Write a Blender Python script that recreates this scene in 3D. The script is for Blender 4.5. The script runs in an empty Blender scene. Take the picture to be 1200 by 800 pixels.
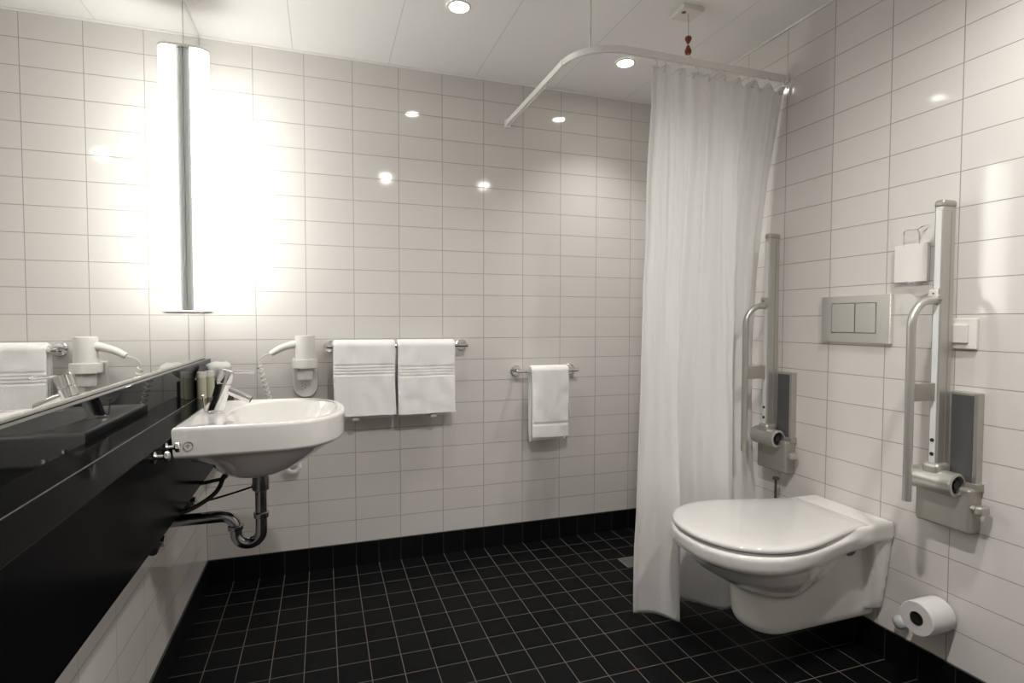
import bpy, bmesh, math, random
from mathutils import Vector, Matrix, noise
random.seed(7)
PI = math.pi
C = bpy.context.scene.collection
W = 2.203            # room width (X)
H = 2.2533           # ceiling height
ROW = 0.10242        # wall tile row height
DEPTH = -3.3         # wall behind the camera

# ------------------------------------------------------------------ helpers
def V(*a): return Vector(a)

def world_origin(o):
    p = Vector((0, 0, 0))
    while o is not None:
        p += o.location; o = o.parent
    return p

def obj(name, bm, mat, parent=None, smooth=True, angle=40, origin=None, solid=None, mods=None):
    """link a bmesh (world coordinates) as one mesh object; origin at bottom centre for a top-level one"""
    if parent is None:
        if origin is None:
            xs = [v.co.x for v in bm.verts]; ys = [v.co.y for v in bm.verts]; zs = [v.co.z for v in bm.verts]
            origin = Vector(((min(xs) + max(xs)) / 2, (min(ys) + max(ys)) / 2, min(zs)))
        else:
            origin = Vector(origin)
        off = origin
    else:
        off = world_origin(parent)
    bmesh.ops.translate(bm, verts=bm.verts, vec=-off)
    me = bpy.data.meshes.new(name)
    bmesh.ops.recalc_face_normals(bm, faces=bm.faces)
    bm.to_mesh(me); bm.free()
    me.materials.append(mat)
    if smooth:
        for p in me.polygons: p.use_smooth = True
        me.set_sharp_from_angle(angle=math.radians(angle))
    o = bpy.data.objects.new(name, me)
    C.objects.link(o)
    if parent is None: o.location = origin
    else: o.parent = parent
    if smooth and angle <= 60:
        wn = o.modifiers.new('normals', 'WEIGHTED_NORMAL'); wn.keep_sharp = True; wn.weight = 80
    return o

def thing(name, label, cat, loc, group=None):
    o = bpy.data.objects.new(name, None); C.objects.link(o)
    o.empty_display_size = 0.05
    o.location = loc; o['label'] = label; o['category'] = cat
    if group: o['group'] = group
    return o

def tag(o, label, cat, group=None):
    o['label'] = label; o['category'] = cat
    if group: o['group'] = group
    return o

def struct(name, bm, mat, **k):
    o = obj(name, bm, mat, **k); o['kind'] = 'structure'; return o

def new(): return bmesh.new()

def box(bm, x0, x1, y0, y1, z0, z1, bev=0.0, seg=2):
    t = bmesh.new()
    bmesh.ops.create_cube(t, size=1)
    for v in t.verts:
        v.co = Vector(((x0 + x1) / 2 + v.co.x * (x1 - x0), (y0 + y1) / 2 + v.co.y * (y1 - y0), (z0 + z1) / 2 + v.co.z * (z1 - z0)))
    if bev > 0:
        bmesh.ops.bevel(t, geom=list(t.edges), offset=bev, segments=seg, affect='EDGES', profile=0.5)
    me = bpy.data.meshes.new('t'); t.to_mesh(me); t.free(); bm.from_mesh(me); bpy.data.meshes.remove(me)
    return bm

def frame_for(d):
    d = d.normalized()
    a = Vector((0, 0, 1)) if abs(d.z) < 0.9 else Vector((1, 0, 0))
    u = d.cross(a).normalized(); w = d.cross(u).normalized()
    return u, w

def tube(bm, pts, r, seg=12, closed=False, caps=True):
    pts = [Vector(p) for p in pts]; n = len(pts)
    rings = []
    d0 = (pts[1] - pts[0]).normalized(); u, w = frame_for(d0); prev = d0
    for i, p in enumerate(pts):
        if closed: d = (pts[(i + 1) % n] - pts[i - 1]).normalized()
        else:
            d = (pts[min(i + 1, n - 1)] - pts[max(i - 1, 0)]).normalized()
        q = prev.rotation_difference(d); u = q @ u; w = q @ w; prev = d
        rr = r(i / (n - 1)) if callable(r) else r
        rings.append([bm.verts.new(p + (u * math.cos(2 * PI * k / seg) + w * math.sin(2 * PI * k / seg)) * rr) for k in range(seg)])
    m = n if closed else n - 1
    for i in range(m):
        a, b = rings[i], rings[(i + 1) % n]
        for k in range(seg):
            bm.faces.new((a[k], a[(k + 1) % seg], b[(k + 1) % seg], b[k]))
    if caps and not closed:
        bm.faces.new(list(reversed(rings[0]))); bm.faces.new(rings[-1])
    return bm

def lathe(bm, prof, base, axis=(0, 0, 1), seg=32):
    """prof: list of (radius, height) along the axis; radius 0 closes"""
    base = Vector(base); ax = Vector(axis).normalized(); u, w = frame_for(ax)
    rings = []
    for r, h in prof:
        if r < 1e-6: rings.append([bm.verts.new(base + ax * h)])
        else: rings.append([bm.verts.new(base + ax * h + (u * math.cos(2 * PI * k / seg) + w * math.sin(2 * PI * k / seg)) * r) for k in range(seg)])
    for a, b in zip(rings, rings[1:]):
        if len(a) == 1 and len(b) == 1: continue
        for k in range(seg):
            k2 = (k + 1) % seg
            if len(a) == 1: bm.faces.new((a[0], b[k2], b[k]))
            elif len(b) == 1: bm.faces.new((a[k], a[k2], b[0]))
            else: bm.faces.new((a[k], a[k2], b[k2], b[k]))
    return bm

def cyl(bm, p0, p1, r, seg=24, bev=0.0):
    p0 = Vector(p0); p1 = Vector(p1); L = (p1 - p0).length
    if bev <= 0: prof = [(0, 0), (r, 0), (r, L), (0, L)]
    else: prof = [(0, 0), (r - bev, 0), (r - bev * .3, bev * .3), (r, bev), (r, L - bev), (r - bev * .3, L - bev * .3), (r - bev, L), (0, L)]
    return lathe(bm, prof, p0, p1 - p0, seg)

def loft(bm, rings, closed=True, cap0=True, cap1=True):
    vs = [[bm.verts.new(p) for p in r] for r in rings]
    for a, b in zip(vs, vs[1:]):
        n = len(a)
        for k in range(n if closed else n - 1):
            bm.faces.new((a[k], a[(k + 1) % n], b[(k + 1) % n], b[k]))
    if cap0: bm.faces.new(list(reversed(vs[0])))
    if cap1: bm.faces.new(vs[-1])
    return bm

def smooth_path(ctrl, n=60):
    """Catmull-Rom through control points"""
    P = [Vector(p) for p in ctrl]; P = [P[0] * 2 - P[1]] + P + [P[-1] * 2 - P[-2]]
    out = []; m = len(P) - 3
    for i in range(n + 1):
        t = i / n * m; k = min(int(t), m - 1); f = t - k
        a, b, c, d = P[k:k + 4]
        out.append(0.5 * ((2 * b) + (c - a) * f + (2 * a - 5 * b + 4 * c - d) * f * f + (3 * b - a - 3 * c + d) * f ** 3))
    return out

def interp(xs, ys, x):
    """smooth monotone-ish interpolation through points"""
    if x <= xs[0]: return ys[0]
    if x >= xs[-1]: return ys[-1]
    for i in range(len(xs) - 1):
        if x <= xs[i + 1]:
            h = xs[i + 1] - xs[i]; f = (x - xs[i]) / h
            def sl(j):
                if j <= 0 or j >= len(xs) - 1: return 0
                return (ys[j + 1] - ys[j - 1]) / (xs[j + 1] - xs[j - 1])
            m0, m1 = sl(i) * h, sl(i + 1) * h
            return (2 * f ** 3 - 3 * f * f + 1) * ys[i] + (f ** 3 - 2 * f * f + f) * m0 + (-2 * f ** 3 + 3 * f * f) * ys[i + 1] + (f ** 3 - f * f) * m1

# ------------------------------------------------------------------ materials
def mat(name, col, rough=0.5, metal=0.0, coat=0.0, spec=0.5, bump=None, trans=0.0, ior=1.45, sheen=0.0):
    m = bpy.data.materials.new(name); m.use_nodes = True
    nt = m.node_tree; b = nt.nodes['Principled BSDF']
    b.inputs['Base Color'].default_value = (*col, 1)
    b.inputs['Roughness'].default_value = rough; b.inputs['Metallic'].default_value = metal
    b.inputs['Coat Weight'].default_value = coat; b.inputs['Coat Roughness'].default_value = 0.04
    b.inputs['Specular IOR Level'].default_value = spec
    b.inputs['Transmission Weight'].default_value = trans; b.inputs['IOR'].default_value = ior
    b.inputs['Sheen Weight'].default_value = sheen
    if bump:
        sc, st = bump
        tc = nt.nodes.new('ShaderNodeTexCoord'); n = nt.nodes.new('ShaderNodeTexNoise'); bp = nt.nodes.new('ShaderNodeBump')
        n.inputs['Scale'].default_value = sc; n.inputs['Detail'].default_value = 3
        bp.inputs['Strength'].default_value = st; bp.inputs['Distance'].default_value = 0.002
        nt.links.new(tc.outputs['Object'], n.inputs['Vector']); nt.links.new(n.outputs['Fac'], bp.inputs['Height'])
        nt.links.new(bp.outputs['Normal'], b.inputs['Normal'])
    return m

def tile_mat(name, plane, u0, v0, uw, vh, c1, c2, grout, mortar, rough, bumpd=0.0008, spec=0.5, wave=0.10, usign=1, vsign=1, grough=0.7):
    """plane 'xz','yz','xy': a stack-bond tile grid in world metres"""
    m = bpy.data.materials.new(name); m.use_nodes = True; nt = m.node_tree
    L = nt.links.new; N = nt.nodes.new; b = nt.nodes['Principled BSDF']
    g = N('ShaderNodeNewGeometry'); s = N('ShaderNodeSeparateXYZ'); L(g.outputs['Position'], s.inputs[0])
    a, c = {'xz': ('X', 'Z'), 'yz': ('Y', 'Z'), 'xy': ('X', 'Y')}[plane]
    def lin(out, sign, off):
        n = N('ShaderNodeMath'); n.operation = 'MULTIPLY_ADD'; n.inputs[1].default_value = sign; n.inputs[2].default_value = off
        L(s.outputs[out], n.inputs[0]); return n.outputs[0]
    cmb = N('ShaderNodeCombineXYZ')
    L(lin(a, usign, -usign * u0 + 40 * uw), cmb.inputs[0]); L(lin(c, vsign, -vsign * v0 + 80 * vh), cmb.inputs[1])
    br = N('ShaderNodeTexBrick'); br.offset = 0; br.squash = 1
    L(cmb.outputs[0], br.inputs['Vector'])
    br.inputs['Scale'].default_value = 1; br.inputs['Brick Width'].default_value = uw; br.inputs['Row Height'].default_value = vh
    br.inputs['Mortar Size'].default_value = mortar; br.inputs['Mortar Smooth'].default_value = 0.3; br.inputs['Bias'].default_value = 0
    br.inputs['Color1'].default_value = (*c1, 1); br.inputs['Color2'].default_value = (*c2, 1); br.inputs['Mortar'].default_value = (*grout, 1)
    L(br.outputs['Color'], b.inputs['Base Color'])
    mr = N('ShaderNodeMapRange'); L(br.outputs['Fac'], mr.inputs['Value'])
    mr.inputs['To Min'].default_value = rough; mr.inputs['To Max'].default_value = grough
    L(mr.outputs[0], b.inputs['Roughness'])
    inv = N('ShaderNodeMath'); inv.operation = 'SUBTRACT'; inv.inputs[0].default_value = 1; L(br.outputs['Fac'], inv.inputs[1])
    no = N('ShaderNodeTexNoise'); no.inputs['Scale'].default_value = 9; no.inputs['Detail'].default_value = 1; L(cmb.outputs[0], no.inputs['Vector'])
    ad = N('ShaderNodeMath'); ad.operation = 'MULTIPLY_ADD'; L(no.outputs['Fac'], ad.inputs[0]); ad.inputs[1].default_value = wave; L(inv.outputs[0], ad.inputs[2])
    bp = N('ShaderNodeBump'); bp.inputs['Strength'].default_value = 1; bp.inputs['Distance'].default_value = bumpd
    L(ad.outputs[0], bp.inputs['Height']); L(bp.outputs['Normal'], b.inputs['Normal'])
    b.inputs['Specular IOR Level'].default_value = spec
    return m

WT = dict(c1=(0.655, 0.632, 0.607), c2=(0.64, 0.617, 0.592), grout=(0.33, 0.31, 0.27), mortar=0.0013, rough=0.07)
M = {}
M['tile_back'] = tile_mat('glazed_tile_back', 'xz', 0, H, 0.2, ROW, vsign=-1, **WT)
M['tile_right'] = tile_mat('glazed_tile_right', 'yz', -0.8276, H, 0.2132, ROW, usign=-1, vsign=-1, spec=0.2, **WT)
M['tile_left'] = tile_mat('glazed_tile_left', 'yz', 0, H, 0.2132, ROW, usign=-1, vsign=-1, **WT)
M['tile_front'] = tile_mat('glazed_tile_front', 'xz', 0, H, 0.2, ROW, vsign=-1, **WT)
FT = dict(c1=(0.0028, 0.003, 0.0034), c2=(0.0045, 0.0047, 0.0052))
M['floor'] = tile_mat('black_floor_tile', 'xy', 0, -0.0013, 0.1, 0.107, grout=(0.12, 0.105, 0.092), mortar=0.0017, rough=0.42, wave=0.3, vsign=-1, spec=0.08, **FT)
M['skirt_x'] = tile_mat('black_skirting_tile_x', 'xz', 0, 0.1024, 0.1, 0.5, grout=(0.035, 0.036, 0.037), mortar=0.0012, rough=0.3, vsign=-1, spec=0.4, **FT)
M['skirt_y'] = tile_mat('black_skirting_tile_y', 'yz', -0.0013, 0.1024, 0.107, 0.5, grout=(0.035, 0.036, 0.037), mortar=0.0012, rough=0.3, usign=-1, vsign=-1, spec=0.4, **FT)
M['ceiling'] = tile_mat('painted_ceiling_panel', 'xy', 0.357, 0.4, 0.4, 6.0, c1=(0.86, 0.85, 0.83), c2=(0.86, 0.85, 0.83), grout=(0.60, 0.59, 0.56), mortar=0.0012, rough=0.55, wave=0.0)
M['trim'] = mat('white_trim_paint', (0.82, 0.81, 0.78), 0.5)
M['ceramic'] = mat('white_vitreous_china', (0.78, 0.765, 0.74), 0.10, coat=0.6)
M['seat'] = mat('white_seat_plastic', (0.62, 0.61, 0.59), 0.08, coat=0.6)
M['chrome'] = mat('polished_chrome', (0.82, 0.82, 0.82), 0.06, metal=1)
M['chrome_dull'] = mat('dull_chrome', (0.30, 0.30, 0.30), 0.16, metal=1)
M['alu'] = mat('satin_aluminium', (0.50, 0.49, 0.455), 0.38, metal=0.75)
M['alu_trim'] = mat('bright_aluminium_strip', (0.86, 0.86, 0.82), 0.25, metal=1)
M['grey_metal'] = mat('grey_painted_metal', (0.36, 0.345, 0.31), 0.42, metal=0.45)
M['light_panel'] = mat('pale_insert_strip', (0.66, 0.67, 0.66), 0.3)
M['dark_pad'] = mat('dark_grey_pad', (0.085, 0.085, 0.088), 0.35)
M['black'] = mat('black_rubber', (0.012, 0.012, 0.012), 0.5)
M['black_glass'] = mat('black_back_painted_glass', (0.006, 0.0062, 0.0068), 0.03, spec=0.13)
M['lamp_back'] = mat('dark_grey_metal', (0.16, 0.165, 0.16), 0.4, metal=0.6)
M['black_panel'] = mat('satin_black_board', (0.004, 0.004, 0.0045), 0.2, spec=0.015)
M['black_ledge'] = mat('dark_glossy_ledge', (0.006, 0.006, 0.0055), 0.08, spec=0.16)
M['mirror'] = mat('mirror_silver', (0.90, 0.905, 0.89), 0.0, metal=1)
M['white_plastic'] = mat('white_plastic', (0.74, 0.725, 0.69), 0.28)
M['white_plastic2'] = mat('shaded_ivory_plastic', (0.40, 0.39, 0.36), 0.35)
M['white_metal'] = mat('white_powder_coat', (0.80, 0.79, 0.76), 0.35)
M['terry'] = mat('white_terry_cotton', (0.88, 0.87, 0.86), 0.95, bump=(420, 0.9), sheen=0.3)
M['paper'] = mat('toilet_paper', (0.62, 0.61, 0.60), 0.95, bump=(200, 0.2))
M['card'] = mat('brown_cardboard', (0.16, 0.12, 0.09), 0.9)
M['red'] = mat('dark_red_plastic', (0.20, 0.025, 0.018), 0.35)
M['cord_green'] = mat('pale_green_cord', (0.42, 0.45, 0.30), 0.7)
M['brown_metal'] = mat('reddish_brown_handle', (0.07, 0.045, 0.042), 0.4)
M['tissue'] = mat('white_tissue', (0.6, 0.6, 0.58), 0.9)
M['mark'] = mat('grey_printed_mark', (0.38, 0.37, 0.35), 0.5)
M['liquid'] = mat('pale_yellow_gel', (0.55, 0.55, 0.40), 0.2, coat=0.5)
M['clear'] = mat('frosted_clear_plastic', (0.85, 0.87, 0.80), 0.12, trans=0.75, ior=1.4)
M['clear2'] = mat('pale_clear_plastic', (0.80, 0.82, 0.80), 0.12, trans=0.4, ior=1.4)
M['drain'] = mat('grey_steel_grate', (0.22, 0.22, 0.20), 0.45, metal=0.5)

def emit_mat(name, col, st):
    m = bpy.data.materials.new(name); m.use_nodes = True; nt = m.node_tree
    b = nt.nodes['Principled BSDF']; b.inputs['Base Color'].default_value = (0.8, 0.8, 0.8, 1)
    b.inputs['Emission Color'].default_value = (*col, 1); b.inputs['Emission Strength'].default_value = st
    b.inputs['Roughness'].default_value = 0.4
    return m
LAMP = 7.6
M['tube_glow'] = emit_mat('glowing_opal_diffuser', (1.0, 0.985, 0.935), LAMP)
M['spot_glow'] = emit_mat('glowing_downlight_lens', (1.0, 0.96, 0.88), 22.0)

def curtain_mat():
    m = bpy.data.materials.new('white_curtain_fabric'); m.use_nodes = True; nt = m.node_tree
    for n in list(nt.nodes): nt.nodes.remove(n)
    N = nt.nodes.new; L = nt.links.new
    o = N('ShaderNodeOutputMaterial'); d = N('ShaderNodeBsdfDiffuse'); t = N('ShaderNodeBsdfTranslucent'); x = N('ShaderNodeMixShader')
    gl = N('ShaderNodeBsdfGlossy'); y = N('ShaderNodeMixShader')
    d.inputs['Color'].default_value = (0.88, 0.875, 0.87, 1); t.inputs['Color'].default_value = (0.88, 0.875, 0.87, 1)
    gl.inputs['Roughness'].default_value = 0.4; x.inputs[0].default_value = 0.48; y.inputs[0].default_value = 0.04
    tc = N('ShaderNodeTexCoord'); no = N('ShaderNodeTexNoise'); no.inputs['Scale'].default_value = 14; no.inputs['Detail'].default_value = 4
    bp = N('ShaderNodeBump'); bp.inputs['Strength'].default_value = 0.35; bp.inputs['Distance'].default_value = 0.01
    L(tc.outputs['Object'], no.inputs['Vector']); L(no.outputs['Fac'], bp.inputs['Height']); L(bp.outputs['Normal'], d.inputs['Normal'])
    L(d.outputs[0], x.inputs[1]); L(t.outputs[0], x.inputs[2]); L(x.outputs[0], y.inputs[1]); L(gl.outputs[0], y.inputs[2]); L(y.outputs[0], o.inputs['Surface'])
    return m
M['curtain'] = curtain_mat()

# ------------------------------------------------------------------ the room
T = 0.12
struct('floor', box(new(), -T, W + T, DEPTH - T, T, -T, 0), M['floor'], smooth=False)
struct('ceiling', box(new(), -T, W + T, DEPTH - T, T, H, H + T), M['ceiling'], smooth=False)
struct('wall_back', box(new(), -T, W + T, 0, T, 0, H), M['tile_back'], smooth=False)
struct('wall_front', box(new(), -T, W + T, DEPTH - T, DEPTH, 0, H), M['tile_front'], smooth=False)
struct('wall_left', box(new(), -T, 0, DEPTH, 0, 0, H), M['tile_left'], smooth=False)
struct('wall_right', box(new(), W, W + T, DEPTH, 0, 0, H), M['tile_right'], smooth=False)
SK = 0.1024; ST = 0.006
struct('baseboard_back', box(new(), ST, W - ST, -ST, 0, 0, SK, 0.001), M['skirt_x'])
struct('baseboard_left', box(new(), 0, ST, DEPTH, 0, 0, SK, 0.001), M['skirt_y'])
struct('baseboard_right', box(new(), W - ST, W, DEPTH, 0, 0, SK, 0.001), M['skirt_y'])
struct('baseboard_front', box(new(), ST, W - ST, DEPTH, DEPTH + ST, 0, SK, 0.001), M['skirt_x'])
TR = 0.008
struct('trim_1', box(new(), 0, W, -TR, 0, H - 0.008, H, 0.002), M['trim'])
struct('trim_2', box(new(), 0, TR, DEPTH, -TR, H - 0.008, H, 0.002), M['trim'])
struct('trim_3', box(new(), W - TR, W, DEPTH, -TR, H - 0.008, H, 0.002), M['trim'])

# ------------------------------------------------------------------ mirror, black panel, ledge
Z_BAND0, Z_BAND1, X_BAND = 0.82, 0.948, 0.026
SEAM = -0.288
YN = -2.42
o = obj('wall_mirror', box(new(), 0.0, 0.005, YN, SEAM - 0.007, 0.957, H - 0.012), M['mirror'], smooth=False)
tag(o, 'large mirror pane covering the left wall on the near side of the vertical lamp', 'mirror')
o = obj('wall_mirror', box(new(), 0.0, 0.005, SEAM + 0.007, -0.006, 0.957, H - 0.012), M['mirror'], smooth=False)
tag(o, 'narrow mirror strip between the vertical lamp and the back wall corner', 'mirror')
o = obj('mirror_edge_strip', box(new(), 0.0, 0.0068, YN, -0.006, 0.9485, 0.957, 0.001), M['alu_trim'])
tag(o, 'thin bright metal strip running under the mirror on the left wall', 'metal strip')
o = obj('mirror_joint_strip', box(new(), 0.0005, 0.005, SEAM - 0.0065, SEAM + 0.0065, 0.957, H - 0.012), M['alu'])
tag(o, 'slim grey vertical joint strip between the two mirror panes behind the lamp', 'strip')
struct('gap_shadow_strip', box(new(), 0.0005, 0.005, -0.0055, -0.001, 0.948, H - 0.012), M['dark_pad'])  # dark strip standing in for the shadow in the gap at the mirror corner
o = obj('splash_panel', box(new(), 0.0, X_BAND, YN, -0.001, Z_BAND0, Z_BAND1, 0.0015), M['black_glass'], smooth=False)
tag(o, 'long glossy black splash panel below the mirror, above the ledge', 'panel')
t = thing('washbasin_ledge', 'deep glossy black panel with ledge boxing in the wall behind the washbasin', 'panel', (0.055, -1.2, 0.605))
obj('ledge', box(new(), 0.001, 0.112, YN, -0.001, 0.8187, 0.82), M['black_ledge'], t, smooth=False)
obj('front_panel', box(new(), 0.098, 0.110, YN, -0.001, 0.605, 0.8187), M['black_panel'], t, smooth=False)
obj('joint_line', box(new(), X_BAND + 0.0004, X_BAND + 0.0012, YN, -0.0015, 0.8202, 0.8212), M['alu'], t)
obj('bottom_board', box(new(), 0.001, 0.098, YN, -0.001, 0.605, 0.617), M['black'], t)

# ------------------------------------------------------------------ vertical lamp over the mirror seam
t = thing('vertical_wall_lamp', 'tall glowing white tube lamp with chrome caps fixed to the mirror', 'lamp', (0.0, -0.28, 1.128))
LX, LY, Z0, Z1 = 0.052, -0.28, 1.140, 2.070
obj('back_profile', box(new(), 0.005, 0.030, LY - 0.020, LY + 0.020, Z0, Z1, 0.002), M['lamp_back'], t)
def dshape(r, x0, z, n=28):
    pts = [V(x0, LY - r, z)]
    for k in range(n + 1):
        a = -PI / 2 + PI * k / n
        pts.append(V(LX + (r + 0.002) * math.cos(a) * 0.92, LY + r * math.sin(a), z))
    pts.append(V(x0, LY + r, z)); return pts
obj('diffuser', loft(new(), [dshape(0.033, 0.030, Z0), dshape(0.033, 0.030, Z1)]), M['tube_glow'], t)
for z0, z1, zc in ((Z0 - 0.010, Z0, 0), (Z1, Z1 + 0.010, 1)):
    obj('end_cap', loft(new(), [dshape(0.034, 0.006, z0), dshape(0.036, 0.005, z0 + .002), dshape(0.036, 0.005, z1 - .002), dshape(0.034, 0.006, z1)]), M['chrome'], t)

# ------------------------------------------------------------------ ceiling downlights
def downlight(x, y, label, power=25, cone=112):
    t = thing('downlight', label, 'ceiling light', (x, y, H), 'recessed ceiling downlights')
    bm = new()
    lathe(bm, [(0.034, -0.001), (0.044, -0.001), (0.045, -0.003), (0.043, -0.006), (0.036, -0.006), (0.034, -0.001)], (x, y, H), (0, 0, 1), 36)
    obj('bezel', bm, M['white_metal'], t)
    bm = new(); lathe(bm, [(0, -0.002), (0.0345, -0.002), (0.0345, -0.0005), (0, -0.0005)], (x, y, H), (0, 0, 1), 32)
    obj('lens', bm, M['spot_glow'], t)
    ld = bpy.data.lights.new('downlight_beam', 'SPOT'); ld.energy = power; ld.spot_size = math.radians(cone); ld.spot_blend = 1.0
    ld.shadow_soft_size = 0.045; ld.color = (1.0, 0.97, 0.925)
    lo = bpy.data.objects.new('downlight_beam', ld); C.objects.link(lo); lo.parent = t; lo.location = (0, 0, -0.012)
downlight(0.948, -0.554, 'round ceiling downlight nearer the mirror, left of the curtain rail', 7)
downlight(1.749, -0.365, 'round ceiling downlight inside the bend of the curtain rail', 14)
downlight(0.95, -1.92, 'round ceiling downlight overhead, beyond the top of the frame', 38, 165)
downlight(1.75, -1.93, 'round ceiling downlight on the toilet side, beyond the top of the frame', 25, 165)

# ------------------------------------------------------------------ washbasin
SY = -0.79; SH = 0.842; SX0 = 0.1135; SW = 0.246
def rim_half(x):
    if x <= 0.30: return SW
    q = min(1.0, (x - 0.30) / 0.229)
    return SW * (1 - q ** 2.7) ** (1 / 2.3)
poly = [(SX0, -SW)]
for i in range(40): poly.append((SX0 + (0.30 - SX0) * (i + 1) / 40, -SW))
for i in range(120):
    a = PI / 2 * (i + 1) / 120; x = 0.30 + 0.229 * math.sin(a); poly.append((x, -rim_half(x)))
poly += [(x, -y) for x, y in reversed(poly[:-1])]
BC = (0.325, 0.0)
def ray_poly(th, inset=0.0):
    dx, dy = math.cos(th), math.sin(th); best = None
    n = len(poly)
    for i in range(n):
        (x1, y1), (x2, y2) = poly[i], poly[(i + 1) % n]
        ex, ey = x2 - x1, y2 - y1; den = dx * ey - dy * ex
        if abs(den) < 1e-12: continue
        s = ((x1 - BC[0]) * ey - (y1 - BC[1]) * ex) / den; u = ((x1 - BC[0]) * dy - (y1 - BC[1]) * dx) / den
        if s > 0 and -1e-6 <= u <= 1 + 1e-6 and (best is None or s < best): best = s
    return best
NT = 144
ths = [-PI + 2 * PI * k / NT for k in range(NT)]
for cy in (-SW, SW):
    tc_ = math.atan2(cy, SX0 - BC[0]); k = min(range(NT), key=lambda j: abs(ths[j] - tc_)); ths[k] = tc_
RP = [ray_poly(a) for a in ths]
def outl(z, inset): return [V(BC[0] + (r - inset) * math.cos(a), SY + (r - inset) * math.sin(a), z) for a, r in zip(ths, RP)]
def basin(z, sx, sy, cx=0.352, p=2.4):
    out = []
    for a in ths:
        c, s = math.cos(a), math.sin(a)
        r = (abs(c / sx) ** p + abs(s / sy) ** p) ** (-1 / p)
        out.append(V(cx + r * c, SY + r * s, z))
    return out
t = thing('washbasin', 'white D-shaped ceramic washbasin mounted on the black panel', 'sink', (0.30, SY, 0.63))
bm = new()
under = [basin(0.664, 0.03, 0.035, 0.285, 2), basin(0.666, 0.065, 0.085, 0.283, 2), basin(0.673, 0.092, 0.125, 0.283, 2), basin(0.690, 0.118, 0.158, 0.288, 2.1), basin(0.718, 0.145, 0.190, 0.300, 2.2)]
def mixr(a, b, f): return [p.lerp(q, f) for p, q in zip(a, b)]
ol = outl(0.762, 0.022)
under += [mixr(under[-1], ol, 0.7), ol, outl(0.763, 0.012), outl(0.769, 0.006), outl(0.775, 0.004)]
top = [outl(0.832, 0.0), outl(0.838, 0.0015), outl(0.8415, 0.005), outl(SH, 0.012), outl(SH - 0.0005, 0.022)]
inner = [basin(0.8385, 0.152, 0.214, 0.353, 2.6), basin(0.832, 0.146, 0.207, 0.353, 2.6), basin(0.815, 0.139, 0.197, 0.352), basin(0.775, 0.122, 0.175, 0.345), basin(0.735, 0.095, 0.138, 0.33, 2.1), basin(0.715, 0.055, 0.075, 0.31, 2), basin(0.708, 0.022, 0.022, 0.29, 2)]
# keep the basin hollow inside the rim at the front
loft(bm, under + top + inner)
obj('basin', bm, M['ceramic'], t, angle=50)
bm = new(); lathe(bm, [(0, 0.0), (0.022, 0.0), (0.024, 0.003), (0.012, 0.006), (0, 0.006)], (0.29, SY, 0.709)); obj('drain_plug', bm, M['chrome'], t)
bm = new()
ring = [V(0.150 + 0.0105 * math.cos(a), SY - SW + 0.0002, 0.797 + 0.0105 * math.sin(a)) for a in [2 * PI * k / 32 for k in range(32)]]
tube(bm, ring, 0.0009, 6, closed=True)
tube(bm, [(0.150, SY - SW + 0.0002, 0.791), (0.150, SY - SW + 0.0002, 0.803)], 0.0009, 6)
tube(bm, [(0.146, SY - SW + 0.0002, 0.799), (0.154, SY - SW + 0.0002, 0.799)], 0.0009, 6)
obj('maker_mark', bm, M['mark'], t)

# ------------------------------------------------------------------ tap
t = thing('basin_mixer_tap', 'chrome single-lever mixer tap standing on the washbasin rim', 'tap', (0.17, SY, SH))
ax = V(0.035, 0, 0.122).normalized(); b0 = V(0.170, SY, SH)
bm = new(); lathe(bm, [(0, 0), (0.0235, 0), (0.0235, 0.003), (0.0205, 0.006), (0.0205, 0.008)], b0, (0, 0, 1), 32)
lathe(bm, [(0, -0.006), (0.0205, -0.006), (0.0205, 0.084), (0.0195, 0.086), (0, 0.086)], b0, ax, 32); obj('body', bm, M['chrome'], t)
bm = new(); lathe(bm, [(0, 0.087), (0.0175, 0.087), (0.0175, 0.089), (0.0205, 0.090), (0.0205, 0.120), (0.019, 0.124), (0, 0.124)], b0, ax, 32)
obj('lever_head', bm, M['chrome'], t)
hp = b0 + ax * 0.119 + V(0.015, 0, 0)
bm = new(); tube(bm, [hp, hp + V(0.028, 0, -0.001), hp + V(0.056, 0, -0.003)], lambda f: 0.0042 - 0.001 * f, 10); obj('lever', bm, M['chrome'], t)
sp = b0 + ax * 0.066 + V(0.012, 0, 0); spd = V(0.063, 0, -0.032)
bm = new(); cyl(bm, sp, sp + spd, 0.0115, 24, 0.002); obj('spout', bm, M['chrome'], t)
bm = new(); cyl(bm, sp + spd * 0.99, sp + spd * 1.03, 0.0085, 20); obj('aerator', bm, M['black'], t)
bm = new(); cyl(bm, (0.143, SY, SH), (0.139, SY, SH + 0.046), 0.0022, 10); lathe(bm, [(0, 0), (0.0045, 0.001), (0.0045, 0.006), (0, 0.008)], (0.139, SY, SH + 0.042)); obj('waste_rod', bm, M['chrome'], t)

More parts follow.
